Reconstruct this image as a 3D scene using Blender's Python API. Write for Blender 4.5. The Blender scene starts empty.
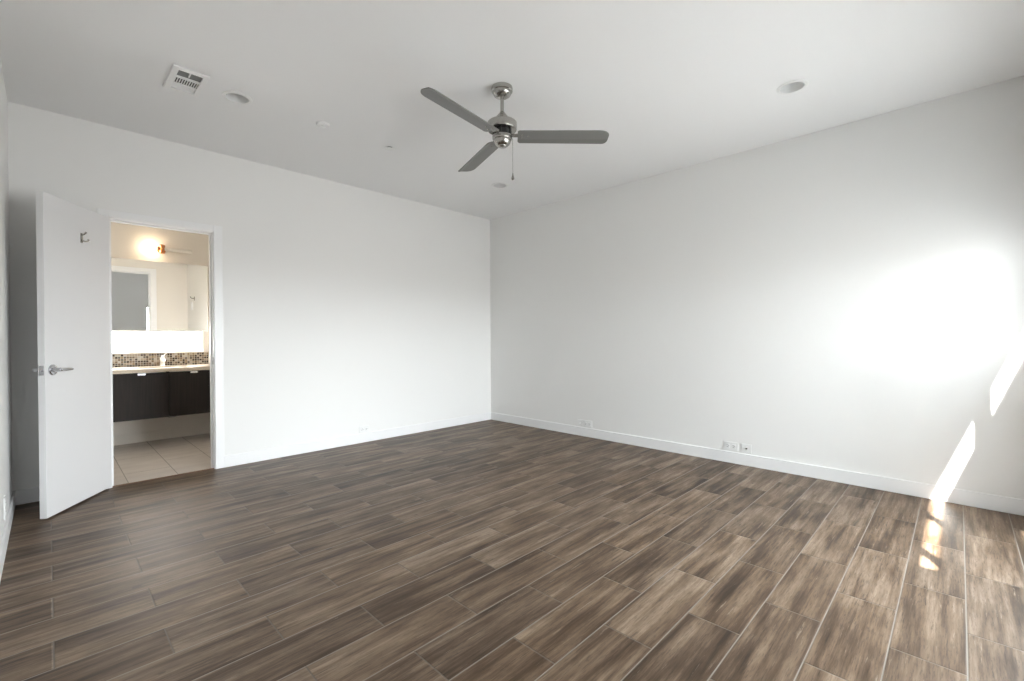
import bpy, bmesh, math, random
from mathutils import Vector, Matrix
random.seed(7)
SC = bpy.context.scene
COL = SC.collection

# ------------------------------------------------------------------ camera
F_PX = 455.03
YAW, PITCH, ROLL = 0.7757, -0.0076, -0.0047
CAM_H = 1.13
XL, XW, YW, YF, CZ = -0.178, 4.26, 4.591, -0.36, 2.74      # left wall, right wall, door wall, window wall, ceiling
BW, BX = 6.39, 1.43                                        # bathroom back wall, bathroom right wall
cam_data = bpy.data.cameras.new('camera')
cam = bpy.data.objects.new('camera', cam_data)
COL.objects.link(cam)
cam_data.sensor_fit = 'HORIZONTAL'
cam_data.sensor_width = 36.0
cam_data.lens = 36.0 * F_PX / 1024.0
cam_data.clip_start = 0.02
fw = Vector((math.cos(YAW) * math.cos(PITCH), math.sin(YAW) * math.cos(PITCH), math.sin(PITCH)))
rt = Vector((math.sin(YAW), -math.cos(YAW), 0))
up = rt.cross(fw)
r2 = rt * math.cos(ROLL) + up * math.sin(ROLL)
u2 = up * math.cos(ROLL) - rt * math.sin(ROLL)
M = Matrix((r2, u2, -fw)).transposed().to_4x4()
M.translation = (0, 0, CAM_H)
cam.matrix_world = M
SC.camera = cam

# ------------------------------------------------------------------ world, sun, exposure
SC.view_settings.view_transform = 'Standard'
SC.view_settings.look = 'None'
SC.view_settings.gamma = 1.0
SC.view_settings.use_curve_mapping = False
SC.view_settings.exposure = 1.78
SKY_HOR, SKY_MID, SKY_TOP, GROUND = 7.6, 4.6, 4.4, 2.4
SUN_E = 22.0
world = bpy.data.worlds.new('sky')
SC.world = world
world.use_nodes = True
wn = world.node_tree
wn.nodes.clear()
w_out = wn.nodes.new('ShaderNodeOutputWorld')
w_bg = wn.nodes.new('ShaderNodeBackground')
w_tc = wn.nodes.new('ShaderNodeTexCoord')
w_sep = wn.nodes.new('ShaderNodeSeparateXYZ')
w_map = wn.nodes.new('ShaderNodeMapRange')
w_map.inputs['From Min'].default_value = -1
w_map.inputs['From Max'].default_value = 1
w_rmp = wn.nodes.new('ShaderNodeValToRGB')
e = w_rmp.color_ramp.elements
def _k(col, s): return (col[0] * s, col[1] * s, col[2] * s, 1)
e[0].position, e[0].color = 0.0, _k((1.0, 0.98, 0.97), GROUND)
e[1].position, e[1].color = 1.0, _k((0.80, 0.90, 1.0), SKY_TOP)
for p, c in ((0.495, _k((1.0, 0.98, 0.97), GROUND)), (0.503, _k((0.93, 0.965, 1.0), SKY_HOR)), (0.56, _k((0.92, 0.96, 1.0), SKY_HOR)), (0.66, _k((0.88, 0.94, 1.0), SKY_MID))):
    n = e.new(p)
    n.color = c
wn.links.new(w_tc.outputs['Generated'], w_sep.inputs[0])
wn.links.new(w_sep.outputs['Z'], w_map.inputs['Value'])
wn.links.new(w_map.outputs[0], w_rmp.inputs[0])
wn.links.new(w_rmp.outputs[0], w_bg.inputs['Color'])
wn.links.new(w_bg.outputs[0], w_out.inputs['Surface'])

sun_data = bpy.data.lights.new('sun', 'SUN')
sun = bpy.data.objects.new('sun', sun_data)
COL.objects.link(sun)
sun_data.energy = SUN_E
sun_data.angle = math.radians(0.7)
sun_data.color = (1.0, 0.97, 0.93)
SUN_DIR = Vector((1.8, 1.0, -2.75)).normalized()
sun.rotation_euler = SUN_DIR.to_track_quat('-Z', 'Y').to_euler()

WIN_X0, WIN_X1, WIN_Z0, WIN_Z1 = 1.56, 3.745, 0.05, 1.88
SID_X0, SID_X1, SID_Z0, SID_Z1 = 3.765, 4.14, 1.00, 1.74     # unseen opening added for the sun strip, kept small to limit skylight
# portal: tells the renderer where the sky enters (gives no light of its own)
pd = bpy.data.lights.new('window_portal', 'AREA')
po = bpy.data.objects.new('window_portal', pd)
COL.objects.link(po)
pd.shape = 'RECTANGLE'
pd.size, pd.size_y = SID_X1 - WIN_X0, WIN_Z1 - WIN_Z0
pd.cycles.is_portal = True
po.location = ((WIN_X0 + SID_X1) / 2, YF - 0.05, (WIN_Z0 + WIN_Z1) / 2)
po.rotation_euler = Vector((0, 1, 0)).to_track_quat('-Z', 'Z').to_euler()

# ------------------------------------------------------------------ materials
def mat(name, color=(0.8, 0.8, 0.8), rough=0.5, metal=0.0, spec=0.5, emit=None, strength=0.0):
    m = bpy.data.materials.new(name)
    m.use_nodes = True
    b = m.node_tree.nodes['Principled BSDF']
    b.inputs['Base Color'].default_value = (*color, 1)
    b.inputs['Roughness'].default_value = rough
    b.inputs['Metallic'].default_value = metal
    b.inputs['Specular IOR Level'].default_value = spec
    if emit:
        b.inputs['Emission Color'].default_value = (*emit, 1)
        b.inputs['Emission Strength'].default_value = strength
    return m

class NT:
    """small node-building helper"""
    def __init__(s, m): s.t = m.node_tree; s.b = s.t.nodes['Principled BSDF']
    def n(s, kind, **kw):
        x = s.t.nodes.new(kind)
        for k, v in kw.items(): setattr(x, k, v)
        return x
    def link(s, a, b): s.t.links.new(a, b)
    def math(s, op, a, b=None, c=None):
        x = s.n('ShaderNodeMath', operation=op)
        for i, v in enumerate((a, b, c)):
            if v is None: continue
            if isinstance(v, (int, float)): x.inputs[i].default_value = v
            else: s.link(v, x.inputs[i])
        return x.outputs[0]
    def vec(s, x, y, z):
        c = s.n('ShaderNodeCombineXYZ')
        for i, v in enumerate((x, y, z)):
            if isinstance(v, (int, float)): c.inputs[i].default_value = v
            else: s.link(v, c.inputs[i])
        return c.outputs[0]
    def ramp(s, v, stops):
        r = s.n('ShaderNodeValToRGB')
        el = r.color_ramp.elements
        el[0].position, el[0].color = stops[0][0], (*stops[0][1], 1)
        el[1].position, el[1].color = stops[-1][0], (*stops[-1][1], 1)
        for p, c in stops[1:-1]:
            q = el.new(p); q.color = (*c, 1)
        s.link(v, r.inputs[0])
        return r.outputs[0]
    def mix(s, f, a, b, blend='MIX'):
        x = s.n('ShaderNodeMix', data_type='RGBA', blend_type=blend)
        for sock, v in ((x.inputs[0], f), (x.inputs[6], a), (x.inputs[7], b)):
            if isinstance(v, (int, float)): sock.default_value = v
            elif isinstance(v, tuple): sock.default_value = (*v, 1)
            else: s.link(v, sock)
        return x.outputs[2]
    def noise(s, v, scale=1.0, detail=3.0, rough=0.5):
        x = s.n('ShaderNodeTexNoise')
        x.inputs['Scale'].default_value = scale
        x.inputs['Detail'].default_value = detail
        x.inputs['Roughness'].default_value = rough
        s.link(v, x.inputs['Vector'])
        return x.outputs['Fac']
    def bump(s, h, strength, dist):
        x = s.n('ShaderNodeBump')
        x.inputs['Strength'].default_value = strength
        x.inputs['Distance'].default_value = dist
        s.link(h, x.inputs['Height'])
        s.link(x.outputs[0], s.b.inputs['Normal'])
    def xyz(s):
        tc = s.n('ShaderNodeTexCoord')
        sp = s.n('ShaderNodeSeparateXYZ')
        s.link(tc.outputs['Object'], sp.inputs[0])
        return tc.outputs['Object'], sp.outputs[0], sp.outputs[1], sp.outputs[2]

def paint(name, color, rough=0.6, bump=0.06):
    m = mat(name, color, rough, spec=0.35)
    t = NT(m)
    o, x, y, z = t.xyz()
    n = t.noise(o, 220, 3)
    t.bump(n, bump, 0.002)
    return m

def plank_floor():
    m = mat('wood_look_tile', rough=0.4, spec=0.3)
    t = NT(m)
    o, x, y, z = t.xyz()
    H, L = 0.2033, 0.606
    yy = t.math('SUBTRACT', y, 0.178)
    k = t.math('FLOOR', t.math('DIVIDE', yy, H))
    odd = t.math('FLOORED_MODULO', k, 2.0)
    xs = t.math('SUBTRACT', t.math('SUBTRACT', x, 0.005), t.math('MULTIPLY', odd, L / 2))
    n = t.math('FLOOR', t.math('DIVIDE', xs, L))
    fx = t.math('SUBTRACT', xs, t.math('MULTIPLY', n, L))
    fy = t.math('SUBTRACT', yy, t.math('MULTIPLY', k, H))
    ex = t.math('MINIMUM', fx, t.math('SUBTRACT', L, fx))
    ey = t.math('MINIMUM', fy, t.math('SUBTRACT', H, fy))
    edge = t.math('MINIMUM', ex, ey)
    wnz = t.n('ShaderNodeTexWhiteNoise', noise_dimensions='3D')
    t.link(t.vec(n, k, 3.7), wnz.inputs['Vector'])
    sep = t.n('ShaderNodeSeparateColor')
    t.link(wnz.outputs['Color'], sep.inputs[0])
    ra, rb, rc = sep.outputs[0], sep.outputs[1], sep.outputs[2]
    ox = t.math('ADD', x, t.math('MULTIPLY', ra, 37.0))
    oy = t.math('ADD', y, t.math('MULTIPLY', rb, 23.0))
    # long streaks, finer grain, cloudy weathering
    streak = t.noise(t.vec(t.math('MULTIPLY', ox, 1.3), t.math('MULTIPLY', oy, 17.0), rc), 1.0, 4, 0.55)
    fine = t.noise(t.vec(t.math('MULTIPLY', ox, 5.0), t.math('MULTIPLY', oy, 95.0), rc), 1.0, 4, 0.6)
    cloud = t.noise(t.vec(t.math('MULTIPLY', ox, 3.2), t.math('MULTIPLY', oy, 8.0), ra), 1.0, 3, 0.5)
    mid = t.noise(t.vec(t.math('MULTIPLY', ox, 2.4), t.math('MULTIPLY', oy, 42.0), rb), 1.0, 5, 0.65)
    v = t.math('ADD', t.math('MULTIPLY', streak, 0.55), t.math('MULTIPLY', fine, 0.26))
    v = t.math('ADD', v, t.math('MULTIPLY', mid, 0.40))
    v = t.math('ADD', v, t.math('MULTIPLY', cloud, 0.34))
    v = t.math('ADD', v, t.math('MULTIPLY', t.math('SUBTRACT', rb, 0.5), 0.09))
    v = t.math('MULTIPLY', v, 0.72)
    wood = t.ramp(v, [(0.42, (0.030, 0.018, 0.010)), (0.50, (0.078, 0.051, 0.032)), (0.575, (0.145, 0.102, 0.069)), (0.70, (0.28, 0.22, 0.165))])
    warm = t.mix(rc, (1.10, 1.03, 0.95), (1.06, 1.03, 1.01))
    wood = t.mix(1.0, wood, warm, 'MULTIPLY')
    # open pores, dark splits and pale weathered streaks
    pore = t.noise(t.vec(t.math('MULTIPLY', ox, 22.0), t.math('MULTIPLY', oy, 210.0), rc), 1.0, 3, 0.7)
    pm = t.n('ShaderNodeMapRange', interpolation_type='SMOOTHSTEP')
    t.link(pore, pm.inputs['Value'])
    pm.inputs['From Min'].default_value = 0.50
    pm.inputs['From Max'].default_value = 0.66
    wood = t.mix(t.math("MULTIPLY", pm.outputs[0], 0.38), wood, (0.030, 0.019, 0.012))
    split = t.noise(t.vec(t.math('MULTIPLY', ox, 4.0), t.math('MULTIPLY', oy, 60.0), ra), 1.0, 6, 0.75)
    sm = t.n('ShaderNodeMapRange', interpolation_type='SMOOTHSTEP')
    t.link(split, sm.inputs['Value'])
    sm.inputs['From Min'].default_value = 0.58
    sm.inputs['From Max'].default_value = 0.66
    wood = t.mix(t.math('MULTIPLY', sm.outputs[0], 0.6), wood, (0.024, 0.015, 0.010))
    pl = t.n('ShaderNodeMapRange', interpolation_type='SMOOTHSTEP')
    t.link(split, pl.inputs['Value'])
    pl.inputs['From Min'].default_value = 0.40
    pl.inputs['From Max'].default_value = 0.30
    wood = t.mix(t.math('MULTIPLY', pl.outputs[0], 0.6), wood, (0.34, 0.275, 0.21))
    # a few knots
    vor = t.n('ShaderNodeTexVoronoi')
    vor.inputs['Scale'].default_value = 1.0
    t.link(t.vec(t.math('MULTIPLY', ox, 2.2), t.math('MULTIPLY', oy, 4.5), 0.0), vor.inputs['Vector'])
    knot = t.math('LESS_THAN', vor.outputs['Distance'], 0.045)
    wood = t.mix(t.math('MULTIPLY', knot, 0.6), wood, (0.04, 0.028, 0.02))
    g = t.n('ShaderNodeMapRange', interpolation_type='SMOOTHSTEP')
    t.link(edge, g.inputs['Value'])
    g.inputs['From Min'].default_value = 0.0012
    g.inputs['From Max'].default_value = 0.0032
    endj = t.math('LESS_THAN', ex, ey)
    grout = t.mix(endj, (0.25, 0.215, 0.18), (0.13, 0.105, 0.083))  # one grout: lit long joints and shaded end joints put into its colour
    col = t.mix(g.outputs[0], grout, wood)
    t.link(col, t.b.inputs['Base Color'])
    ro = t.math('ADD', 0.36, t.math('MULTIPLY', fine, 0.16))
    t.link(ro, t.b.inputs['Roughness'])
    g2 = t.n('ShaderNodeMapRange', interpolation_type='SMOOTHSTEP')
    t.link(edge, g2.inputs['Value'])
    g2.inputs['From Min'].default_value = 0.0005
    g2.inputs['From Max'].default_value = 0.006
    hgt = t.math('ADD', g2.outputs[0], t.math('MULTIPLY', fine, 0.25))
    t.bump(hgt, 0.5, 0.002)
    return m

def bath_tile():
    m = mat('beige_floor_tile', rough=0.35)
    t = NT(m)
    o, x, y, z = t.xyz()
    LX, LY = 0.318, 0.62
    xs = t.math('SUBTRACT', x, 0.432)
    n = t.math('FLOOR', t.math('DIVIDE', xs, LX))
    fx = t.math('SUBTRACT', xs, t.math('MULTIPLY', n, LX))
    ys = t.math('ADD', y, t.math('MULTIPLY', n, LY / 2))
    k = t.math('FLOOR', t.math('DIVIDE', ys, LY))
    fy = t.math('SUBTRACT', ys, t.math('MULTIPLY', k, LY))
    ex = t.math('MINIMUM', fx, t.math('SUBTRACT', LX, fx))
    ey = t.math('MINIMUM', fy, t.math('SUBTRACT', LY, fy))
    ed = t.math('MINIMUM', ex, ey)
    g = t.math('GREATER_THAN', ed, 0.003)
    c = t.noise(t.vec(t.math('ADD', x, t.math('MULTIPLY', n, 3.3)), t.math('MULTIPLY', y, 2.0), k), 4.0, 4)
    base = t.ramp(c, [(0.3, (0.70, 0.63, 0.57)), (0.7, (0.80, 0.735, 0.67))])
    t.link(t.mix(g, (0.36, 0.31, 0.26), base), t.b.inputs['Base Color'])
    return m

def mosaic():
    m = mat('mosaic_tile', rough=0.2)
    t = NT(m)
    o, x, y, z = t.xyz()
    S = 0.0235
    n = t.math('FLOOR', t.math('DIVIDE', x, S))
    k = t.math('FLOOR', t.math('DIVIDE', z, S))
    fx = t.math('SUBTRACT', x, t.math('MULTIPLY', n, S))
    fz = t.math('SUBTRACT', z, t.math('MULTIPLY', k, S))
    ed = t.math('MINIMUM', t.math('MINIMUM', fx, t.math('SUBTRACT', S, fx)), t.math('MINIMUM', fz, t.math('SUBTRACT', S, fz)))
    g = t.math('GREATER_THAN', ed, 0.0016)
    w = t.n('ShaderNodeTexWhiteNoise', noise_dimensions='3D')
    t.link(t.vec(n, 1.3, k), w.inputs['Vector'])
    r = t.n('ShaderNodeValToRGB')
    r.color_ramp.interpolation = 'CONSTANT'
    el = r.color_ramp.elements
    cols = [(0.0, (0.05, 0.035, 0.025)), (0.24, (0.17, 0.125, 0.085)), (0.46, (0.33, 0.28, 0.22)), (0.64, (0.11, 0.10, 0.09)), (0.78, (0.42, 0.39, 0.34)), (0.92, (0.26, 0.19, 0.11))]
    el[0].position, el[0].color = cols[0][0], (*cols[0][1], 1)
    el[1].position, el[1].color = cols[1][0], (*cols[1][1], 1)
    for p, c in cols[2:]:
        q = el.new(p); q.color = (*c, 1)
    t.link(w.outputs['Value'], r.inputs[0])
    t.link(t.mix(g, (0.55, 0.50, 0.43), r.outputs[0]), t.b.inputs['Base Color'])
    return m

def brushed(name, color, rough):
    m = mat(name, color, rough, 1.0)
    t = NT(m)
    o, x, y, z = t.xyz()
    n = t.noise(t.vec(t.math('MULTIPLY', x, 30.0), t.math('MULTIPLY', y, 30.0), t.math('MULTIPLY', z, 900.0)), 1.0, 2)
    t.link(t.math('ADD', rough - 0.06, t.math('MULTIPLY', n, 0.12)), t.b.inputs['Roughness'])
    return m

def dark_wood():
    m = mat('espresso_wood', rough=0.5, spec=0.25)
    t = NT(m)
    o, x, y, z = t.xyz()
    n = t.noise(t.vec(t.math('MULTIPLY', x, 60.0), t.math('MULTIPLY', y, 60.0), t.math('MULTIPLY', z, 3.0)), 1.0, 4)
    t.link(t.ramp(n, [(0.3, (0.012, 0.009, 0.008)), (0.7, (0.024, 0.018, 0.015))]), t.b.inputs['Base Color'])
    return m

def stone():
    m = mat('cream_counter_stone', rough=0.3)
    t = NT(m)
    o, x, y, z = t.xyz()
    n = t.noise(o, 90, 4)
    t.link(t.ramp(n, [(0.3, (0.60, 0.51, 0.40)), (0.7, (0.72, 0.63, 0.52))]), t.b.inputs['Base Color'])
    return m

def glass():
    m = bpy.data.materials.new('window_glass')
    m.use_nodes = True
    nt = m.node_tree
    nt.nodes.clear()
    out = nt.nodes.new('ShaderNodeOutputMaterial')
    mx = nt.nodes.new('ShaderNodeMixShader')
    tr = nt.nodes.new('ShaderNodeBsdfTransparent')
    tr.inputs[0].default_value = (0.96, 0.98, 0.97, 1)
    gl = nt.nodes.new('ShaderNodeBsdfGlossy')
    gl.inputs['Roughness'].default_value = 0.02
    mx.inputs[0].default_value = 0.07
    nt.links.new(tr.outputs[0], mx.inputs[1])
    nt.links.new(gl.outputs[0], mx.inputs[2])
    nt.links.new(mx.outputs[0], out.inputs[0])
    return m

WALL = paint('wall_paint', (0.875, 0.87, 0.855))
CEIL = paint('ceiling_paint', (0.92, 0.92, 0.92), 0.75)
CREAM = paint('bathroom_paint', (0.82, 0.775, 0.71))
BATHW_LIT = paint('bathroom_side_lit_paint', (0.84, 0.82, 0.77))  # cream paint made paler: strip window light put into the colour
WHITE = mat('white_trim', (0.90, 0.90, 0.90), 0.35)
DOORP = mat('door_paint', (0.82, 0.815, 0.82), 0.4)
PLATE = mat('white_plastic', (0.87, 0.87, 0.86), 0.35)
DARK = mat('dark_slot', (0.03, 0.03, 0.03), 0.7)
DUCT = mat('duct_interior', (0.10, 0.10, 0.10), 0.8)
PLANK = plank_floor()
TILE = bath_tile()
MOSAIC = mosaic()
NICKEL = brushed('brushed_nickel', (0.43, 0.42, 0.395), 0.25)
BLADE = mat('blade_silver', (0.235, 0.235, 0.225), 0.42, 0.3)
CHROME = mat('chrome', (0.55, 0.55, 0.57), 0.2, 1.0)
COPPER = mat('copper', (0.62, 0.27, 0.12), 0.3, 1.0)
ESP = dark_wood()
STONE = stone()
MIRROR = mat('mirror_silver', (0.88, 0.89, 0.88), 0.01, 1.0)
GLASS = glass()
FROST = mat('frosted_lit_glass', (0.9, 0.9, 0.9), 0.4, emit=(1.0, 0.98, 0.95), strength=6.2)
BULB = mat('lit_bulb', (1, 0.9, 0.75), 0.4, emit=(1.0, 0.80, 0.54), strength=8.5)
TUBE = mat('white_tube', (0.85, 0.82, 0.76), 0.35)
CONC = mat('balcony_concrete', (0.36, 0.355, 0.35), 0.8)
ALU = mat('window_aluminium', (0.75, 0.75, 0.75), 0.4)
LENS = mat('downlight_lens', (0.62, 0.62, 0.60), 0.5)

# ------------------------------------------------------------------ mesh helpers
def box(bm, x0, x1, y0, y1, z0, z1, bev=0.0, M=None):
    r = bmesh.ops.create_cube(bm, size=1.0)
    vs = r['verts']
    for v in vs:
        v.co = Vector(((x0 + x1) / 2 + v.co.x * (x1 - x0), (y0 + y1) / 2 + v.co.y * (y1 - y0), (z0 + z1) / 2 + v.co.z * (z1 - z0)))
    geo = vs
    if bev > 0:
        es = {e for v in vs for e in v.link_edges}
        rb = bmesh.ops.bevel(bm, geom=list(es), offset=bev, segments=2, affect='EDGES', profile=0.5)
        geo = list({v for f in rb['faces'] for v in f.verts} | {v for v in vs if v.is_valid})
    if M is not None:
        bmesh.ops.transform(bm, matrix=M, verts=geo)
    return geo

def lathe(bm, prof, M=None, seg=40):
    """prof: list of (r, z); spun about z"""
    rings = []
    vs = []
    for r, z in prof:
        if r < 1e-6:
            v = bm.verts.new((0, 0, z)); rings.append([v]); vs.append(v)
        else:
            ring = [bm.verts.new((r * math.cos(2 * math.pi * i / seg), r * math.sin(2 * math.pi * i / seg), z)) for i in range(seg)]
            rings.append(ring); vs += ring
    for a, b in zip(rings, rings[1:]):
        if len(a) == 1 and len(b) == 1: continue
        for i in range(seg):
            j = (i + 1) % seg
            if len(a) == 1: bm.faces.new((a[0], b[j], b[i]))
            elif len(b) == 1: bm.faces.new((a[i], a[j], b[0]))
            else: bm.faces.new((a[i], a[j], b[j], b[i]))
    if M is not None:
        bmesh.ops.transform(bm, matrix=M, verts=vs)
    return vs

def tube(bm, pts, r, seg=14):
    """round bar along a polyline with closed ends; r a number or one per point"""
    pts = [Vector(p) for p in pts]
    rs = r if isinstance(r, (list, tuple)) else [r] * len(pts)
    rings = []
    for i, p in enumerate(pts):
        d = (pts[min(i + 1, len(pts) - 1)] - pts[max(i - 1, 0)]).normalized()
        a = Vector((0, 0, 1)) if abs(d.z) < 0.9 else Vector((1, 0, 0))
        s = d.cross(a).normalized(); q = d.cross(s).normalized()
        rings.append([bm.verts.new(p + (s * math.cos(2 * math.pi * k / seg) + q * math.sin(2 * math.pi * k / seg)) * rs[i]) for k in range(seg)])
    for a, b in zip(rings, rings[1:]):
        for k in range(seg):
            j = (k + 1) % seg
            bm.faces.new((a[k], a[j], b[j], b[k]))
    bm.faces.new(rings[0][::-1]); bm.faces.new(rings[-1])

def ball(bm, c, r, sc=(1, 1, 1)):
    bmesh.ops.create_uvsphere(bm, u_segments=28, v_segments=16, radius=r, matrix=Matrix.Translation(c) @ Matrix.Diagonal((*sc, 1)))

def obj(name, bm, m, parent=None, smooth=False, loc=None):
    bmesh.ops.recalc_face_normals(bm, faces=bm.faces)
    me = bpy.data.meshes.new(name)
    bm.to_mesh(me); bm.free()
    for x in (m if isinstance(m, list) else [m]): me.materials.append(x)
    if smooth:
        me.polygons.foreach_set('use_smooth', [True] * len(me.polygons))
        me.set_sharp_from_angle(angle=math.radians(35))
    o = bpy.data.objects.new(name, me)
    COL.objects.link(o)
    if parent is not None: o.parent = parent
    if loc is not None: o.location = loc
    return o

def tag(o, label, cat, group=None, kind=None):
    o['label'] = label; o['category'] = cat
    if group: o['group'] = group
    if kind: o['kind'] = kind
    return o

def empty(name, loc, rz, label, cat, group=None, kind=None):
    o = bpy.data.objects.new(name, None)
    COL.objects.link(o)
    o.location = loc; o.rotation_euler = (0, 0, rz); o.empty_display_size = 0.05
    return tag(o, label, cat, group, kind)

def struct(name, boxes, m, label, cat, bev=0.0, parent=None):
    bm = bmesh.new()
    for b in boxes: box(bm, *b, bev)
    o = obj(name, bm, m, parent)
    return tag(o, label, cat, kind='structure')

def copy_tree(o, parent=None):
    c = o.copy(); COL.objects.link(c)
    if parent is not None: c.parent = parent
    for ch in list(o.children): copy_tree(ch, c)
    return c

# ------------------------------------------------------------------ room shell
WT = 0.12
FT = 0.07                                  # thin front wall
DX0, DX1, DZ = 0.334, 1.0, 2.046          # bedroom doorway (clear opening)
YB = YW + WT                              # bathroom face of the door wall
TOP = 3.0
struct('floor', [(XL - WT, XW + WT, YF - FT, YW + 0.022, -0.15, 0.0)], PLANK, 'brown wood-look plank tile floor of the bedroom', 'floor')
struct('wall_right', [(XW, XW + WT, YF - FT, YW + WT, -0.15, TOP)], WALL, 'long off-white wall on the right with bright daylight across it', 'wall')
struct('wall_left', [(XL - WT, XL, YF - FT, YW, -0.15, TOP)], WALL, 'off-white wall at the left edge beside the open door', 'wall')
struct('wall_back', [(XL - WT, DX0 - 0.02, YW, YB, -0.15, TOP), (DX1 + 0.02, XW, YW, YB, -0.15, TOP), (DX0 - 0.02, DX1 + 0.02, YW, YB, DZ + 0.02, TOP)],
       WALL, 'off-white wall holding the bathroom doorway', 'wall')
struct('wall_front', [(XL - WT, WIN_X0, YF - FT, YF, -0.15, TOP), (WIN_X1, SID_X0, YF - FT, YF, -0.15, TOP), (SID_X1, XW, YF - FT, YF, -0.15, TOP),
                      (SID_X0, SID_X1, YF - FT, YF, -0.15, SID_Z0), (SID_X0, SID_X1, YF - FT, YF, SID_Z1, TOP),
                      (WIN_X0, WIN_X1, YF - FT, YF, WIN_Z1, TOP), (WIN_X0, WIN_X1, YF - FT, YF, -0.15, WIN_Z0)],
       WALL, 'off-white wall around the wide balcony window', 'wall')

# ceiling: a sheet with real openings for the downlights and the air vent, roof slab above
DOWN = [(0.900, 3.446), (3.385, 0.770), (3.365, 3.47)]
DR = 0.072
VX0, VX1, VY0, VY1 = 0.527, 0.712, 3.285, 3.615
def vu(a): return VX0 + a * (VX1 - VX0)
def vv(b): return VY0 + b * (VY1 - VY0)
bm = bmesh.new()
def loop(pts, z):
    vs = [bm.verts.new((x, y, z)) for x, y in pts]
    for i in range(len(vs)): bm.edges.new((vs[i], vs[(i + 1) % len(vs)]))
loop([(XL - 0.02, YF - 0.02), (XW + 0.02, YF - 0.02), (XW + 0.02, YW + 0.02), (XL - 0.02, YW + 0.02)], CZ)
for cx, cy in DOWN:
    loop([(cx + DR * math.cos(2 * math.pi * i / 40), cy + DR * math.sin(2 * math.pi * i / 40)) for i in range(40)], CZ)
loop([(vu(.17), vv(.09)), (vu(.85), vv(.09)), (vu(.85), vv(.91)), (vu(.17), vv(.91))], CZ)
bmesh.ops.triangle_fill(bm, use_beauty=True, use_dissolve=False, edges=bm.edges[:], normal=(0, 0, -1))
box(bm, XL - WT, XW + WT, YF - FT, YW + WT, TOP - 0.05, TOP + 0.1)
tag(obj('ceiling', bm, CEIL), 'flat white bedroom ceiling with recessed lights and fan', 'ceiling', kind='structure')

BBH, BBT = 0.10, 0.013
struct('baseboard_right', [(XW - BBT, XW, YF, YW, 0, BBH)], WHITE, 'white baseboard along the bright right wall', 'baseboard', 0.002)
struct('baseboard_back', [(DX1 + 0.071, XW - BBT, YW - BBT, YW, 0, BBH)], WHITE, 'white baseboard right of the bathroom doorway', 'baseboard', 0.002)
struct('baseboard_corner', [(XL + BBT, DX0 - 0.071, YW - BBT, YW, 0, BBH)], WHITE, 'short shaded white baseboard behind the open door', 'baseboard', 0.002)
struct('baseboard_left', [(XL, XL + BBT, YF, YW, 0, BBH)], WHITE, 'white baseboard along the left edge wall', 'baseboard', 0.002)

# door lining, casings, threshold
CW = 0.066
def casing(name, y0, y1, label):
    struct(name, [(DX0 - 0.005 - CW, DX0 - 0.005, y0, y1, 0, DZ + 0.005 + 0.054), (DX1 + 0.005, DX1 + 0.005 + CW, y0, y1, 0, DZ + 0.005 + 0.054),
                  (DX0 - 0.005, DX1 + 0.005, y0, y1, DZ + 0.005, DZ + 0.005 + 0.054)], WHITE, label, 'trim', 0.003)
casing('trim_1', YW - 0.014, YW, 'white casing around the bathroom doorway on the bedroom side')
casing('trim_2', YB, YB + 0.014, 'white casing on the bathroom side, seen in the mirror')
jamb = struct('trim_3', [(DX0 - 0.02, DX0, YW, YB, 0, DZ + 0.02), (DX1, DX1 + 0.02, YW, YB, 0, DZ + 0.02), (DX0, DX1, YW, YB, DZ, DZ + 0.02),
                         (DX1 - 0.011, DX1, YW + 0.048, YW + 0.085, 0, DZ), (DX0, DX0 + 0.011, YW + 0.048, YW + 0.085, 0, DZ), (DX0 + 0.011, DX1 - 0.011, YW + 0.048, YW + 0.085, DZ - 0.011, DZ)],
              WHITE, 'white door lining with stop inside the bathroom doorway', 'trim')
bm = bmesh.new()
box(bm, DX1 - 0.0015, DX1 + 0.001, YW + 0.004, YW + 0.036, 0.905, 0.968, 0.0006)
obj('strike_plate', bm, NICKEL, jamb)['label'] = 'metal strike plate'
struct('trim_4', [(DX0, DX1, YW + 0.016, YW + 0.032, -0.02, 0.004)], mat('threshold_bronze', (0.20, 0.11, 0.06), 0.5), 'thin brown strip where planks meet bathroom tile', 'threshold', 0.001)

# ------------------------------------------------------------------ balcony window (behind the camera's right shoulder) and balcony
def local(o, bm): bmesh.ops.translate(bm, vec=-Vector(o.location), verts=bm.verts)
def make_window(name, x0, x1, z0, z1, mull, fr, label):
    win = empty(name, ((x0 + x1) / 2, YF - 0.035, z0), 0, label, 'window', kind='structure')
    bm = bmesh.new()
    y0, y1 = YF - 0.055, YF - 0.015
    box(bm, x0, x1, y0, y1, z1 - fr, z1)
    box(bm, x0, x1, y0, y1, z0, z0 + fr)
    for x in (x0, x1 - 0.012): box(bm, x, x + 0.012, y0, y1, z0 + fr, z1 - fr)
    for x in mull: box(bm, x - 0.022, x + 0.022, y0, y1, z0 + fr, z1 - fr)
    edges = [x0 + 0.012] + mull + [x1 - 0.012]
    local(win, bm)
    obj('window_frame', bm, ALU, win)
    for i in range(len(edges) - 1):
        a = edges[i] + (0.022 if i else 0)
        b = edges[i + 1] - (0.022 if i < len(edges) - 2 else 0)
        bm = bmesh.new()
        bm.faces.new([bm.verts.new(p) for p in ((a, YF - 0.035, z0 + fr), (b, YF - 0.035, z0 + fr), (b, YF - 0.035, z1 - fr), (a, YF - 0.035, z1 - fr))])
        local(win, bm)
        obj('pane', bm, GLASS, win)
make_window('window_1', WIN_X0, WIN_X1, WIN_Z0, WIN_Z1, [2.25, 2.90], 0.04, 'wide sliding balcony window with pale metal frame')
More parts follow.
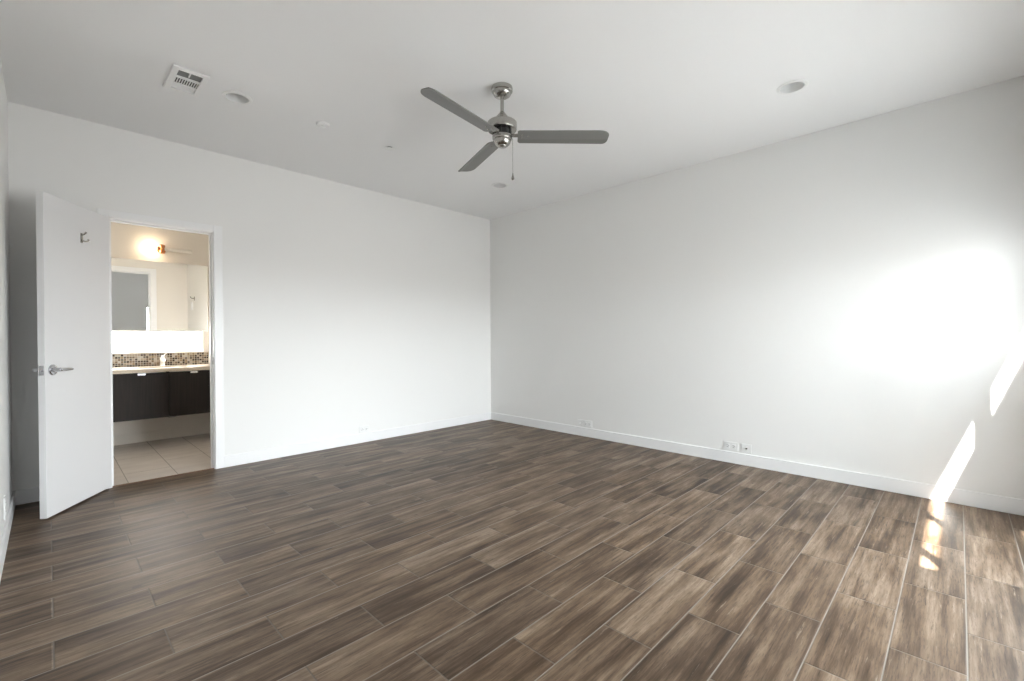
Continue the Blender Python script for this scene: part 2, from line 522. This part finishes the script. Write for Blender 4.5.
make_window('added_sun_window', SID_X0, SID_X1, SID_Z0, SID_Z1, [], 0.02, 'unseen small window added to pass the sun strip onto the right wall')
# unseen overhang, its two gaps shaped to throw narrow sun strips indoors
SL, OZ = 2.75, 2.60
OV_D = 1.1
def out_y(z_at_wall): return YF - (OZ - z_at_wall) / SL       # where a sun ray crosses the underside
JY0, JY1 = out_y(1.335), out_y(1.15)
KY0, KY1 = out_y(0.24), out_y(0.10)
struct('balcony_floor', [(-1.5, 7.5, YF - 2.0, YF - FT, -0.25, -0.02)], CONC, 'grey concrete balcony floor outside the window', 'balcony')
struct('sun_gap_overhang', [(-1.5, 7.5, JY0, YF - FT, OZ, OZ + 0.04), (-1.5, 7.5, KY0, JY1, OZ, OZ + 0.04), (-1.5, 7.5, YF - OV_D, KY1, OZ, OZ + 0.04),
                            (-1.5, 1.2, JY1, JY0, OZ, OZ + 0.04), (-1.5, 1.2, KY1, KY0, OZ, OZ + 0.04)],
       CONC, 'unseen overhang above the balcony window, gaps added to shape sun strips', 'balcony')

struct('sky_blocking_wall', [(1.16, 1.28, YF - 1.1, YF - FT, -0.25, OZ), (1.16, 1.28, YF - 3.7, YF - 1.1, -0.25, 3.6)], mat('sky_blocker_grey', (0.42, 0.42, 0.41), 0.8), 'unseen wall added outside the window to block side skylight', 'wall')  # added out of view to keep skylight off the near right wall

# ------------------------------------------------------------------ bathroom shell
BXL = -0.9
struct('floor_bathroom', [(BXL - 0.1, BX + 0.1, YW + 0.022, BW + 0.1, -0.15, 0.0)], TILE, 'beige tile floor of the bathroom beyond the doorway', 'floor')
WZ0, WZ1, WX0, WX1 = 0.975, 1.218, -0.4, 1.283
struct('wall_bathroom_back', [(BXL, BX, BW, BW + 0.1, -0.15, WZ0), (BXL, BX, BW, BW + 0.1, WZ1, TOP), (BXL, WX0, BW, BW + 0.1, WZ0, WZ1), (WX1, BX, BW, BW + 0.1, WZ0, WZ1)],
       CREAM, 'cream bathroom wall behind the mirror and vanity', 'wall')
struct('wall_bathroom_right', [(BX, BX + 0.1, YB, BW + 0.1, -0.15, TOP)], BATHW_LIT, 'bathroom side wall, window light put into its pale colour, reflected at the mirror right end', 'wall')
struct('wall_bathroom_left', [(BXL - 0.1, BXL, YB, BW + 0.1, -0.15, TOP)], CREAM, 'cream bathroom wall hidden left of the doorway', 'wall')
struct('wall_bathroom_front', [(BXL - 0.1, DX0 - 0.02, YB, YB + 0.004, 0, CZ), (DX1 + 0.02, BX, YB, YB + 0.004, 0, CZ), (DX0 - 0.02, DX1 + 0.02, YB, YB + 0.004, DZ + 0.02, CZ)],
       CREAM, 'cream bathroom face of the doorway wall, seen in mirror', 'wall')
struct('ceiling_bathroom', [(BXL - 0.1, BX + 0.1, YB, BW + 0.1, CZ, TOP)], CEIL, 'white bathroom ceiling', 'ceiling')
struct('baseboard_bathroom', [(BXL, BX, BW - 0.012, BW, 0, 0.10)], CREAM, 'white baseboard below the floating vanity', 'baseboard', 0.002)  # white trim coloured cream: warm bathroom light put into the colour
w2 = empty('window_2', ((WX0 + WX1) / 2, BW + 0.06, WZ0), 0, 'glowing white strip window between mirror and mosaic', 'window', kind='structure')
bm = bmesh.new()
box(bm, WX0, WX1, BW + 0.05, BW + 0.08, WZ0, WZ0 + 0.012); box(bm, WX0, WX1, BW + 0.05, BW + 0.08, WZ1 - 0.012, WZ1)
box(bm, WX0, WX0 + 0.012, BW + 0.05, BW + 0.08, WZ0 + 0.012, WZ1 - 0.012); box(bm, WX1 - 0.012, WX1, BW + 0.05, BW + 0.08, WZ0 + 0.012, WZ1 - 0.012)
local(w2, bm); obj('window_frame', bm, ALU, w2)
bm = bmesh.new()
box(bm, WX0 + 0.012, WX1 - 0.012, BW + 0.06, BW + 0.068, WZ0 + 0.012, WZ1 - 0.012)
local(w2, bm); obj('frosted_pane', bm, FROST, w2)
MX1 = 1.335
struct('backsplash', [(BXL, MX1, BW - 0.010, BW, 0.828, 0.968)], MOSAIC, 'brown and beige mosaic backsplash above the counter', 'backsplash')

# ------------------------------------------------------------------ bedroom door leaf (open)
DW, DT, DH = 0.628, 0.038, 2.034
ang = math.atan2(0.839, 0.545)             # from latch edge towards the hinges
dv = Vector((math.cos(ang), math.sin(ang), 0))
dn = Vector((math.sin(ang), -math.cos(ang), 0))   # towards the camera side
door = empty('door_1', (-0.0145, 4.051, 0.0), ang, 'white flush door standing open with lever handle and robe hook', 'door', kind='structure')
# local frame: x latch -> hinge, y away from the visible face (visible face at y = 0)
bm = bmesh.new()
box(bm, 0, DW, 0, DT, 0.012, 0.012 + DH, 0.002)
obj('door_slab', bm, DOORP, door)
bm = bmesh.new()
box(bm, -0.0015, 0.001, 0.007, 0.031, 0.905, 0.965, 0.0006)
lp = obj('latch_plate', bm, CHROME, door); lp['label'] = 'chrome latch plate on the door edge'
bm = bmesh.new()
box(bm, -0.012, -0.0012, 0.013, 0.025, 0.928, 0.944, 0.002)
obj('latch_bolt', bm, CHROME, lp)
def lever(side):
    """side -1: on the visible face, +1: on the far face"""
    y0 = 0.0 if side < 0 else DT
    zc, xc = 0.936, 0.058
    bm = bmesh.new()
    R = Matrix.Translation((xc, y0, zc)) @ Matrix.Rotation(math.radians(90) * (1 if side < 0 else -1), 4, 'X')
    lathe(bm, [(0, 0), (0.034, 0), (0.034, 0.006), (0.030, 0.011), (0.016, 0.013), (0.013, 0.018), (0.013, 0.044), (0, 0.044)], R, 36)
    ros = obj('rosette', bm, CHROME, door, True); ros['label'] = 'round chrome rosette'
    bm = bmesh.new()
    s = side
    tube(bm, [(xc - 0.012, y0 + s * 0.050, zc), (xc - 0.008, y0 + s * 0.051, zc), (xc + 0.03, y0 + s * 0.052, zc), (xc + 0.06, y0 + s * 0.053, zc), (xc + 0.086, y0 + s * 0.051, zc - 0.001), (xc + 0.10, y0 + s * 0.047, zc - 0.002), (xc + 0.104, y0 + s * 0.045, zc - 0.002)],
         [0.006, 0.0105, 0.0115, 0.010, 0.0085, 0.007, 0.004], 18)
    obj('lever', bm, CHROME, ros, True)
lever(-1); lever(1)
bm = bmesh.new()
box(bm, 0.322, 0.342, -0.006, 0, 1.795, 1.862, 0.002)
hk = obj('robe_hook', bm, NICKEL, door, True); hk['label'] = 'small metal robe hook'
bm = bmesh.new()
tube(bm, [(0.332, -0.004, 1.85), (0.333, -0.018, 1.856), (0.334, -0.03, 1.87)], [0.006, 0.005, 0.006], 12)
tube(bm, [(0.334, -0.004, 1.812), (0.339, -0.018, 1.806), (0.345, -0.03, 1.810), (0.348, -0.036, 1.822)], [0.006, 0.005, 0.005, 0.007], 12)
obj('prong', bm, NICKEL, hk, True)
for hz in (0.22, 1.05, 1.84):
    bm = bmesh.new()
    lathe(bm, [(0, 0), (0.005, 0.0), (0.007, 0.004), (0.007, 0.094), (0.005, 0.098), (0, 0.098)], Matrix.Translation((DW + 0.004, DT + 0.004, hz)), 16)
    box(bm, DW - 0.001, DW + 0.0015, 0.006, DT, hz + 0.004, hz + 0.094)
    obj('hinge', bm, NICKEL, door, True)

# ------------------------------------------------------------------ ceiling fan
FX, FY = 2.066, 2.106
fan = empty('ceiling_fan', (FX, FY, CZ), 0, 'brushed nickel ceiling fan with three grey blades and pull chain', 'ceiling fan')
bm = bmesh.new()
lathe(bm, [(0, 0), (0.067, 0), (0.069, -0.010), (0.068, -0.026), (0.062, -0.030), (0.060, -0.038), (0.052, -0.052), (0.036, -0.062), (0.018, -0.066), (0, -0.066)], seg=48)
obj('canopy', bm, NICKEL, fan, True)
bm = bmesh.new()
lathe(bm, [(0, -0.06), (0.0115, -0.06), (0.0115, -0.20), (0, -0.20)], seg=24)
obj('downrod', bm, NICKEL, fan, True)
bm = bmesh.new()
lathe(bm, [(0, -0.156), (0.014, -0.156), (0.017, -0.163), (0.050, -0.202), (0.054, -0.212), (0.066, -0.214), (0.070, -0.222), (0.090, -0.224), (0.095, -0.229), (0.096, -0.236), (0.096, -0.266), (0.092, -0.275), (0.080, -0.277), (0, -0.277)], seg=56)
motor = obj('motor_housing', bm, NICKEL, fan, True)
bm = bmesh.new()
lathe(bm, [(0, -0.276), (0.052, -0.276), (0.052, -0.310), (0, -0.310)], seg=40)
for i in range(10):
    a = 2 * math.pi * i / 10
    box(bm, 0.046, 0.060, -0.006, 0.006, -0.306, -0.278, 0, Matrix.Rotation(a, 4, 'Z'))
obj('flywheel', bm, DARK, motor)
bm = bmesh.new()
lathe(bm, [(0, -0.308), (0.060, -0.308), (0.064, -0.313), (0.064, -0.331), (0.061, -0.337), (0.057, -0.339), (0.056, -0.347), (0.048, -0.364), (0.036, -0.375), (0.030, -0.377), (0.028, -0.381), (0.015, -0.385), (0, -0.386)], seg=48)
obj('switch_housing', bm, NICKEL, fan, True)
BZ = -0.312
def blade_mesh():
    bm = bmesh.new()
    L0, L1, W0, W1 = 0.100, 0.69, 0.060, 0.064
    out = [(L0, -W0 * .82), (L0 + 0.012, -W0)]
    out += [(L1 - 0.07, -W1)]
    for i in range(1, 9):
        a = -math.pi / 2 + math.pi * i / 18
        out.append((L1 - 0.07 + 0.07 * math.cos(a), -W1 + 0.055 + 0.055 * math.sin(a)))
    for i in range(0, 8):
        a = math.pi * i / 14
        out.append((L1 - 0.035 + 0.035 * math.cos(a), W1 - 0.035 + 0.035 * math.sin(a)))
    out += [(L0 + 0.012, W0), (L0, W0 * .82)]
    n = len(out)
    # flat blade whose trailing strip is bent down a little
    bot = [bm.verts.new((x, y, -0.003)) for x, y in out]
    top = [bm.verts.new((x, y, 0.003)) for x, y in out]
    bm.faces.new(bot[::-1]); bm.faces.new(top)
    for i in range(n): bm.faces.new((bot[i], bot[(i + 1) % n], top[(i + 1) % n], top[i]))
    for yc in (0.024, 0.034):
        bmesh.ops.bisect_plane(bm, geom=bm.verts[:] + bm.edges[:] + bm.faces[:], plane_co=(0, yc, 0), plane_no=(0, 1, 0))
    for v in bm.verts:
        if v.co.y > 0.030: v.co.z -= (v.co.y - 0.030) * 0.30
    return bm
TILT = math.radians(-8)
for i in range(3):
    a = math.radians((189.5, 315.5, 71.0)[i])
    b = obj('blade', blade_mesh(), BLADE, fan)
    b.location = (0, 0, BZ)
    b.rotation_euler = Matrix.Rotation(a, 3, 'Z').to_euler()
    b.rotation_euler = (Matrix.Rotation(a, 3, 'Z') @ Matrix.Rotation(TILT, 3, 'X')).to_euler()
    bm = bmesh.new()
    box(bm, 0.045, 0.150, -0.019, 0.019, 0.003, 0.0075, 0.0015)
    box(bm, 0.110, 0.19, -0.022, 0.022, 0.003, 0.0075, 0.002)
    for sx, sy in ((0.13, -0.014), (0.13, 0.014), (0.17, 0.0)):
        lathe(bm, [(0, -0.006), (0.004, -0.0055), (0.006, -0.003), (0.006, 0.003), (0, 0.003)], Matrix.Translation((sx, sy, 0)), 12)
    obj('blade_bracket', bm, NICKEL, b)
# pull chain with fob, on the side of the switch housing facing the right wall
bm = bmesh.new()
cx, cy = 0.047, -0.048
for i in range(44):
    bmesh.ops.create_icosphere(bm, subdivisions=1, radius=0.0021, matrix=Matrix.Translation((cx, cy, -0.330 - i * 0.0050)))
tube(bm, [(cx, cy, -0.33), (cx, cy, -0.555)], 0.0009, 6)
ch = obj('pull_chain', bm, NICKEL, fan); ch['label'] = 'thin beaded pull chain'
bm = bmesh.new()
lathe(bm, [(0, 0), (0.003, 0), (0.004, -0.01), (0.009, -0.03), (0.010, -0.038), (0.006, -0.043), (0, -0.044)], Matrix.Translation((cx, cy, -0.551)), 16)
obj('fob', bm, NICKEL, ch, True)

# ------------------------------------------------------------------ recessed downlights
def downlight():
    t = empty('recessed_downlight', (0, 0, CZ), 0, '', 'ceiling light', 'recessed ceiling lights')
    bm = bmesh.new()
    lathe(bm, [(0.066, -0.001), (0.068, -0.006), (0.084, -0.005), (0.089, -0.001), (0.089, 0.0)], seg=48)
    lathe(bm, [(0.089, 0.0), (0.066, 0.0), (0.066, -0.001)], seg=48)
    obj('trim_ring', bm, PLATE, t, True)
    bm = bmesh.new()
    lathe(bm, [(0.067, -0.004), (0.067, 0.012), (0.060, 0.075), (0.050, 0.085)], seg=48)
    lathe(bm, [(0.0715, 0.0), (0.0715, 0.11), (0, 0.11)], seg=48)
    obj('can', bm, PLATE, t, True)
    bm = bmesh.new()
    lathe(bm, [(0.054, 0.088), (0.052, 0.075), (0.045, 0.068), (0.02, 0.062), (0, 0.061)], seg=40)
    obj('lamp_lens', bm, LENS, t, True)
    return t
d0 = downlight()
DL = ['recessed ceiling downlight beside the air vent', 'recessed ceiling downlight at right above the bright wall', 'recessed ceiling downlight behind the fan near the far corner']
for i, (x, y) in enumerate(DOWN):
    d = d0 if i == 0 else copy_tree(d0)
    d.location = (x, y, CZ); d['label'] = DL[i]

# small round ceiling fittings
bm = bmesh.new()
lathe(bm, [(0.047, 0.0), (0.047, -0.006), (0.043, -0.012), (0.030, -0.016), (0.018, -0.016), (0.016, -0.013), (0.012, -0.013), (0.010, -0.017), (0, -0.0175)], seg=40)
t = tag(obj('ceiling_sensor', bm, PLATE, smooth=True, loc=(1.463, 3.417, CZ)), 'small white domed ceiling sensor between downlight and sprinkler', 'sensor')
sp = empty('fire_sprinkler', (2.042, 3.445, CZ), 0, 'small concealed sprinkler disc on the ceiling left of the fan', 'sprinkler')
bm = bmesh.new()
lathe(bm, [(0, 0.0), (0.024, 0.0), (0.024, -0.010), (0, -0.010)], seg=32)
obj('collar', bm, DARK, sp, True)
bm = bmesh.new()
lathe(bm, [(0, -0.010), (0.038, -0.010), (0.040, -0.0115), (0.038, -0.014), (0.02, -0.016), (0, -0.0165)], seg=40)
obj('cover_disc', bm, PLATE, sp, True)

# ------------------------------------------------------------------ air vent
vt = empty('air_vent', (vu(.5), vv(.5), CZ), 0, 'white rectangular ceiling air vent with dark louvers', 'air vent')
def vbox(bm, a0, a1, b0, b1, z0, z1, bev=0.0, M=None):
    return box(bm, vu(a0) - vu(.5), vu(a1) - vu(.5), vv(b0) - vv(.5), vv(b1) - vv(.5), z0, z1, bev, M)
bm = bmesh.new()
vbox(bm, 0, .18, 0, 1, -0.011, 0, 0.003); vbox(bm, .84, 1, 0, 1, -0.011, 0, 0.003)
vbox(bm, .17, .85, 0, .10, -0.011, 0, 0.003); vbox(bm, .17, .85, .90, 1, -0.011, 0, 0.003)
vbox(bm, .17, .85, .365, .43, -0.007, 0); vbox(bm, .17, .85, .69, .72, -0.007, 0)
lathe(bm, [(0, -0.0095), (0.004, -0.009), (0.005, -0.008)], Matrix.Translation((0, vv(.95) - vv(.5), 0)), 12)
lathe(bm, [(0, -0.0095), (0.004, -0.009), (0.005, -0.008)], Matrix.Translation((0, vv(.05) - vv(.5), 0)), 12)
obj('vent_frame', bm, mat('vent_white', (0.92, 0.92, 0.91), 0.4), vt)
def slat(bm, along, pos, width, tilt, t=0.0012):
    """thin slat; along 'u' (x) or 'v' (y)"""
    if along == 'u':
        c = Vector((vu(.51) - vu(.5), vv(pos) - vv(.5), 0.004))
        box(bm, -(vu(.85) - vu(.17)) / 2, (vu(.85) - vu(.17)) / 2, -width / 2, width / 2, -t / 2, t / 2, 0, Matrix.Translation(c) @ Matrix.Rotation(tilt, 4, 'X'))
    else:
        a, b0, b1 = pos
        c = Vector((vu(a) - vu(.5), vv((b0 + b1) / 2) - vv(.5), 0.0))
        h = (vv(b1) - vv(b0)) / 2
        box(bm, -width / 2, width / 2, -h, h, -t / 2, t / 2, 0, Matrix.Translation(c) @ Matrix.Rotation(tilt, 4, 'Y'))
VENTW = mat('vent_white', (0.92, 0.92, 0.91), 0.4)
GREY = mat('vent_damper_grey', (0.28, 0.28, 0.27), 0.6)
bm = bmesh.new()
for k in range(8): slat(bm, 'u', .118 + k * .033, 0.0085, math.radians(-40), 0.0009)
obj('damper', bm, GREY, vt)['label'] = 'dark fine louvers'
bm = bmesh.new()
vbox(bm, .485, .515, .10, .28, -0.010, 0.0)
obj('damper_lever', bm, PLATE, vt)
for k in range(10):
    bm = bmesh.new()
    slat(bm, 'v', (.17 + .68 * (k + .5) / 10, .43, .69), 0.0062, math.radians(20), 0.0014)
    obj('slat', bm, PLATE, vt)
for k in range(4):
    bm = bmesh.new()
    slat(bm, 'u', .745 + k * .045, 0.0205, math.radians(-18))
    obj('slat', bm, VENTW, vt)
bm = bmesh.new()
z0, z1 = 0.001, 0.12
for q in ((.17, .172, .09, .91), (.848, .85, .09, .91), (.17, .85, .09, .092), (.17, .85, .908, .91)): vbox(bm, *q, z0, z1)
vbox(bm, .17, .85, .09, .91, z1, z1 + .004)
obj('duct_box', bm, DUCT, vt)

# ------------------------------------------------------------------ wall plates (low, just above the baseboards)
def plate(kind, name, loc, rz, label, w, h):
    """local x along the wall, -y into the room"""
    t = empty(name, loc, rz, label, 'outlet' if 'outlet' in name else 'wall plate')
    bm = bmesh.new()
    box(bm, -w / 2, w / 2, -0.006, 0, -h / 2, h / 2, 0.002)
    obj('cover_plate', bm, PLATE, t)
    if kind == 'duplex':
        for s in (-1, 1):
            bm = bmesh.new()
            box(bm, s * w * .21 - w * .13, s * w * .21 + w * .13, -0.0075, -0.005, -h * .24, h * .24, 0.001)
            f = obj('receptacle', bm, PLATE, t)
            bm = bmesh.new()
            for zz in (-.11, .09): box(bm, s * w * .21 - 0.008, s * w * .21 + 0.001, -0.0079, -0.007, zz * h - 0.0014, zz * h + 0.0014)
            lathe(bm, [(0, 0), (0.0028, 0), (0.0028, 0.0008), (0, 0.0008)], Matrix.Translation((s * w * .21 + 0.009, -0.0071, 0)) @ Matrix.Rotation(math.pi / 2, 4, 'X'), 12)
            obj('slot', bm, DARK, f)
    elif kind == 'duplex_tall':
        for s in (-1, 1):
            bm = bmesh.new()
            box(bm, -w * .24, w * .24, -0.0075, -0.005, s * h * .21 - h * .13, s * h * .21 + h * .13, 0.001)
            f = obj('receptacle', bm, PLATE, t)
            bm = bmesh.new()
            for xx in (-.1, .1): box(bm, xx * w - 0.0014, xx * w + 0.0014, -0.0079, -0.007, s * h * .21 - 0.002, s * h * .21 + 0.007)
            obj('slot', bm, DARK, f)
    else:
        bm = bmesh.new()
        lathe(bm, [(0, 0.005), (0.0075, 0.005), (0.0075, 0.009), (0.005, 0.009), (0.005, 0.018), (0.0035, 0.018), (0.003, 0.012), (0, 0.012)], Matrix.Rotation(math.pi / 2, 4, 'X'), 20)
        obj('coax_jack', bm, NICKEL if kind == 'coax' else PLATE, t, True)
    return t
RZ = -math.pi / 2          # plates on the right wall: local x -> world -y, local -y -> world -x
plate('jack', 'wall_plate', (XW, 3.085, 0.145), RZ, 'small white jack plate left of its outlet, low on right wall near far corner', 0.072, 0.076)
plate('duplex', 'electrical_outlet', (XW, 2.985, 0.145), RZ, 'white outlet low on the right wall nearest the far corner', 0.116, 0.076)
plate('duplex', 'electrical_outlet', (XW, 1.447, 0.148), RZ, 'white horizontal outlet low on the right wall beside the coax plate', 0.122, 0.076)
plate('coax', 'wall_plate', (XW, 1.316, 0.148), RZ, 'white coax plate with dark jack low on the bright right wall', 0.08, 0.076)
plate('duplex', 'electrical_outlet', (2.387, YW, 0.142), 0, 'white outlet low on the wall right of the bathroom doorway', 0.116, 0.07)
plate('duplex_tall', 'electrical_outlet', (XL, 3.745, 0.205), math.pi / 2, 'white outlet on the left edge wall before the open door', 0.074, 0.118)

# ------------------------------------------------------------------ vanity
CF = 5.83                    # cabinet front
van = empty('vanity_cabinet', (0.43, CF + 0.27, 0.32), 0, 'dark espresso floating vanity cabinet under the cream counter', 'cabinet')
bm = bmesh.new()
y0, y1, z0, z1 = CF + 0.02, BW - 0.001, 0.322, 0.79
box(bm, -0.436, -0.418, y0, y1, z0, z1); box(bm, 1.307, 1.43, y0, y1, z0, z1)
box(bm, -0.418, 1.307, y0, y1, z0, z0 + 0.018); box(bm, -0.418, 1.307, y1 - 0.012, y1, z0 + 0.018, z1)
for x in (0.0, 0.435, 0.871): box(bm, x - 0.009, x + 0.009, y0, y1 - 0.012, z0 + 0.018, z1)
box(bm, 1.308, 1.43, CF, y0, z0, z1)
local(van, bm); obj('carcass', bm, ESP, van)
for x in (-0.436, 0.0, 0.4355, 0.871):
    bm = bmesh.new()
    box(bm, x + 0.002, x + 0.4335, CF, CF + 0.019, z0, 0.782, 0.0015)
    local(van, bm)
    dr = obj('cabinet_door', bm, ESP, van)
    bm = bmesh.new()
    xc = x + 0.215
    box(bm, xc - 0.032, xc + 0.032, CF - 0.016, CF + 0.012, 0.782, 0.785, 0.0006)
    box(bm, xc - 0.032, xc + 0.032, CF - 0.016, CF - 0.013, 0.764, 0.785, 0.0006)
    local(van, bm)
    obj('tab_pull', bm, CHROME, dr)['label'] = 'silver edge pull'
# countertop with a cut-out for the sink
ct = empty('countertop', (0.43, CF + 0.27, 0.79), 0, 'cream stone countertop on the dark floating vanity', 'countertop')
SX0, SX1, SY0, SY1 = 0.66, 1.10, 5.93, 6.24
bm = bmesh.new()
cz0, cz1 = 0.79, 0.828
box(bm, -0.45, SX0, CF - 0.02, BW, cz0, cz1); box(bm, SX1, BX, CF - 0.02, BW, cz0, cz1)
box(bm, SX0, SX1, CF - 0.02, SY0, cz0, cz1); box(bm, SX0, SX1, SY1, BW, cz0, cz1)
local(ct, bm); obj('slab', bm, STONE, ct)
bm = bmesh.new()
n = 10
def rr(x0, x1, y0, y1, r, z):
    pts = []
    for cx, cy, a0 in ((x1 - r, y1 - r, 0), (x0 + r, y1 - r, 90), (x0 + r, y0 + r, 180), (x1 - r, y0 + r, 270)):
        for i in range(n): 
            a = math.radians(a0 + 90 * i / (n - 1)); pts.append((cx + r * math.cos(a), cy + r * math.sin(a), z))
    return pts
rings = []
for ins, z, r in ((-0.004, 0.789, 0.03), (0.004, 0.789, 0.03), (0.006, 0.76, 0.04), (0.02, 0.69, 0.06), (0.06, 0.665, 0.05), (0.14, 0.66, 0.012)):
    rings.append([bm.verts.new(p) for p in rr(SX0 + ins, SX1 - ins, SY0 + ins, SY1 - ins, r, z)])
for a, b in zip(rings, rings[1:]):
    for i in range(len(a)):
        j = (i + 1) % len(a); bm.faces.new((a[i], a[j], b[j], b[i]))
bm.faces.new(rings[-1])
local(van, bm)
obj('sink_basin', bm, mat('sink_white', (0.85, 0.85, 0.83), 0.2), van, True)['label'] = 'white undermount basin'
# faucet
fc = empty('faucet', (0.888, 6.30, cz1), 0, 'pale single-handle faucet in front of the mosaic', 'faucet')
STEEL = mat('satin_steel', (0.86, 0.84, 0.80), 0.3, 0.8)
bm = bmesh.new()
lathe(bm, [(0, 0), (0.026, 0), (0.026, 0.004), (0.021, 0.008), (0.020, 0.085), (0.018, 0.092), (0, 0.094)], None, 28)
obj('faucet_body', bm, STEEL, fc, True)
bm = bmesh.new()
tube(bm, [(0, -0.012, 0.062), (0, -0.06, 0.072), (0, -0.105, 0.07), (0, -0.118, 0.062), (0, -0.12, 0.05)], [0.012, 0.0115, 0.011, 0.0105, 0.010], 16)
obj('spout', bm, STEEL, fc, True)
bm = bmesh.new()
lathe(bm, [(0, 0.094), (0.014, 0.094), (0.015, 0.104), (0.011, 0.110), (0, 0.111)], None, 20)
tube(bm, [(0.004, 0.002, 0.105), (0.02, 0.006, 0.125), (0.038, 0.01, 0.142)], [0.006, 0.005, 0.0045], 12)
obj('handle', bm, STEEL, fc, True)
# drain pipe below the cabinet floor
dp = empty('drain_pipe', (0.888, 6.12, 0.30), 0, 'small chrome drain trap peeking below the dark vanity', 'pipe')
bm = bmesh.new()
tube(bm, [(0, 0, 0.019), (0, 0, 0.012), (0.004, 0, 0.006), (0.03, 0, -0.014), (0.062, 0, -0.014), (0.085, 0, -0.008), (0.09, 0.02, 0.0), (0.09, 0.06, 0.0), (0.09, 0.262, 0.0)], 0.016, 16)
obj('trap', bm, CHROME, dp, True)

# mirror
mr = empty('wall_mirror', (0.43, BW, 1.22), 0, 'long frameless bathroom mirror above the bright strip window', 'mirror')
bm = bmesh.new()
box(bm, -0.45, MX1, BW - 0.016, BW - 0.012, 1.224, 1.988)
local(mr, bm); obj('mirror_glass', bm, MIRROR, mr)
bm = bmesh.new()
box(bm, -0.45, MX1, BW - 0.012, BW, 1.218, 1.990)
box(bm, -0.45, MX1, BW - 0.019, BW - 0.012, 1.213, 1.224, 0.001)
local(mr, bm); obj('backing_rail', bm, WHITE, mr)

# vanity light: copper holder, lit bulb on the left, unlit white rod on the right
LX, LZ, LY = 0.897, 2.128, BW - 0.07
vl = empty('vanity_light', (LX, BW, LZ), 0, 'bathroom wall light with copper holder, glowing bulb and white rod', 'wall light')
bm = bmesh.new()
lathe(bm, [(0, 0), (0.042, 0), (0.042, 0.012), (0.016, 0.016), (0.012, 0.05), (0, 0.05)], Matrix.Rotation(math.pi / 2, 4, 'X'), 32)
obj('wall_mount', bm, COPPER, vl, True)
bm = bmesh.new()
lathe(bm, [(0, -0.05), (0.022, -0.05), (0.026, -0.045), (0.026, -0.018), (0.022, -0.012), (0.022, 0.012), (0.026, 0.018), (0.026, 0.04), (0.020, 0.045), (0, 0.045)], Matrix.Translation((0, -0.07, 0)) @ Matrix.Rotation(math.radians(0), 4, 'Y'), 32)
obj('holder', bm, COPPER, vl, True)
bm = bmesh.new()
tube(bm, [(0.02, -0.07, 0), (0.268, -0.07, 0), (0.274, -0.07, 0)], [0.019, 0.019, 0.014], 18)
obj('rod', bm, TUBE, vl, True)
bm = bmesh.new()
tube(bm, [(-0.02, -0.07, 0), (-0.05, -0.07, 0)], 0.017, 18)
obj('socket', bm, COPPER, vl, True)
bm = bmesh.new()
ball(bm, (-0.088, -0.07, 0), 0.04, (1.05, 1, 1))
obj('bulb', bm, BULB, vl, True)['label'] = 'glowing warm bulb'

# hook and switch plate on the bathroom side wall, seen in the mirror
h2 = empty('towel_hook', (BX, 5.17, 1.685), math.pi / 2 * -1, 'small dark metal hook on bathroom side wall, seen in mirror', 'hook')
bm = bmesh.new()
box(bm, -0.018, 0.018, -0.006, 0, -0.028, 0.028, 0.002)
obj('hook_plate', bm, NICKEL, h2)
bm = bmesh.new()
tube(bm, [(0, -0.004, 0.005), (0, -0.03, 0.0), (0, -0.045, 0.012), (0, -0.046, 0.026)], 0.006, 12)
obj('prong', bm, NICKEL, h2, True)
sw = empty('light_switch', (BX, 5.02, 1.59), -math.pi / 2, 'white light switch plate below the hook, seen in mirror', 'light switch')
bm = bmesh.new()
box(bm, -0.06, 0.06, -0.006, 0, -0.058, 0.058, 0.002)
obj('switch_plate', bm, PLATE, sw)
for s in (-1, 1):
    bm = bmesh.new()
    box(bm, s * 0.024 - 0.016, s * 0.024 + 0.016, -0.009, -0.005, -0.033, 0.033, 0.001)
    obj('rocker', bm, PLATE, sw)
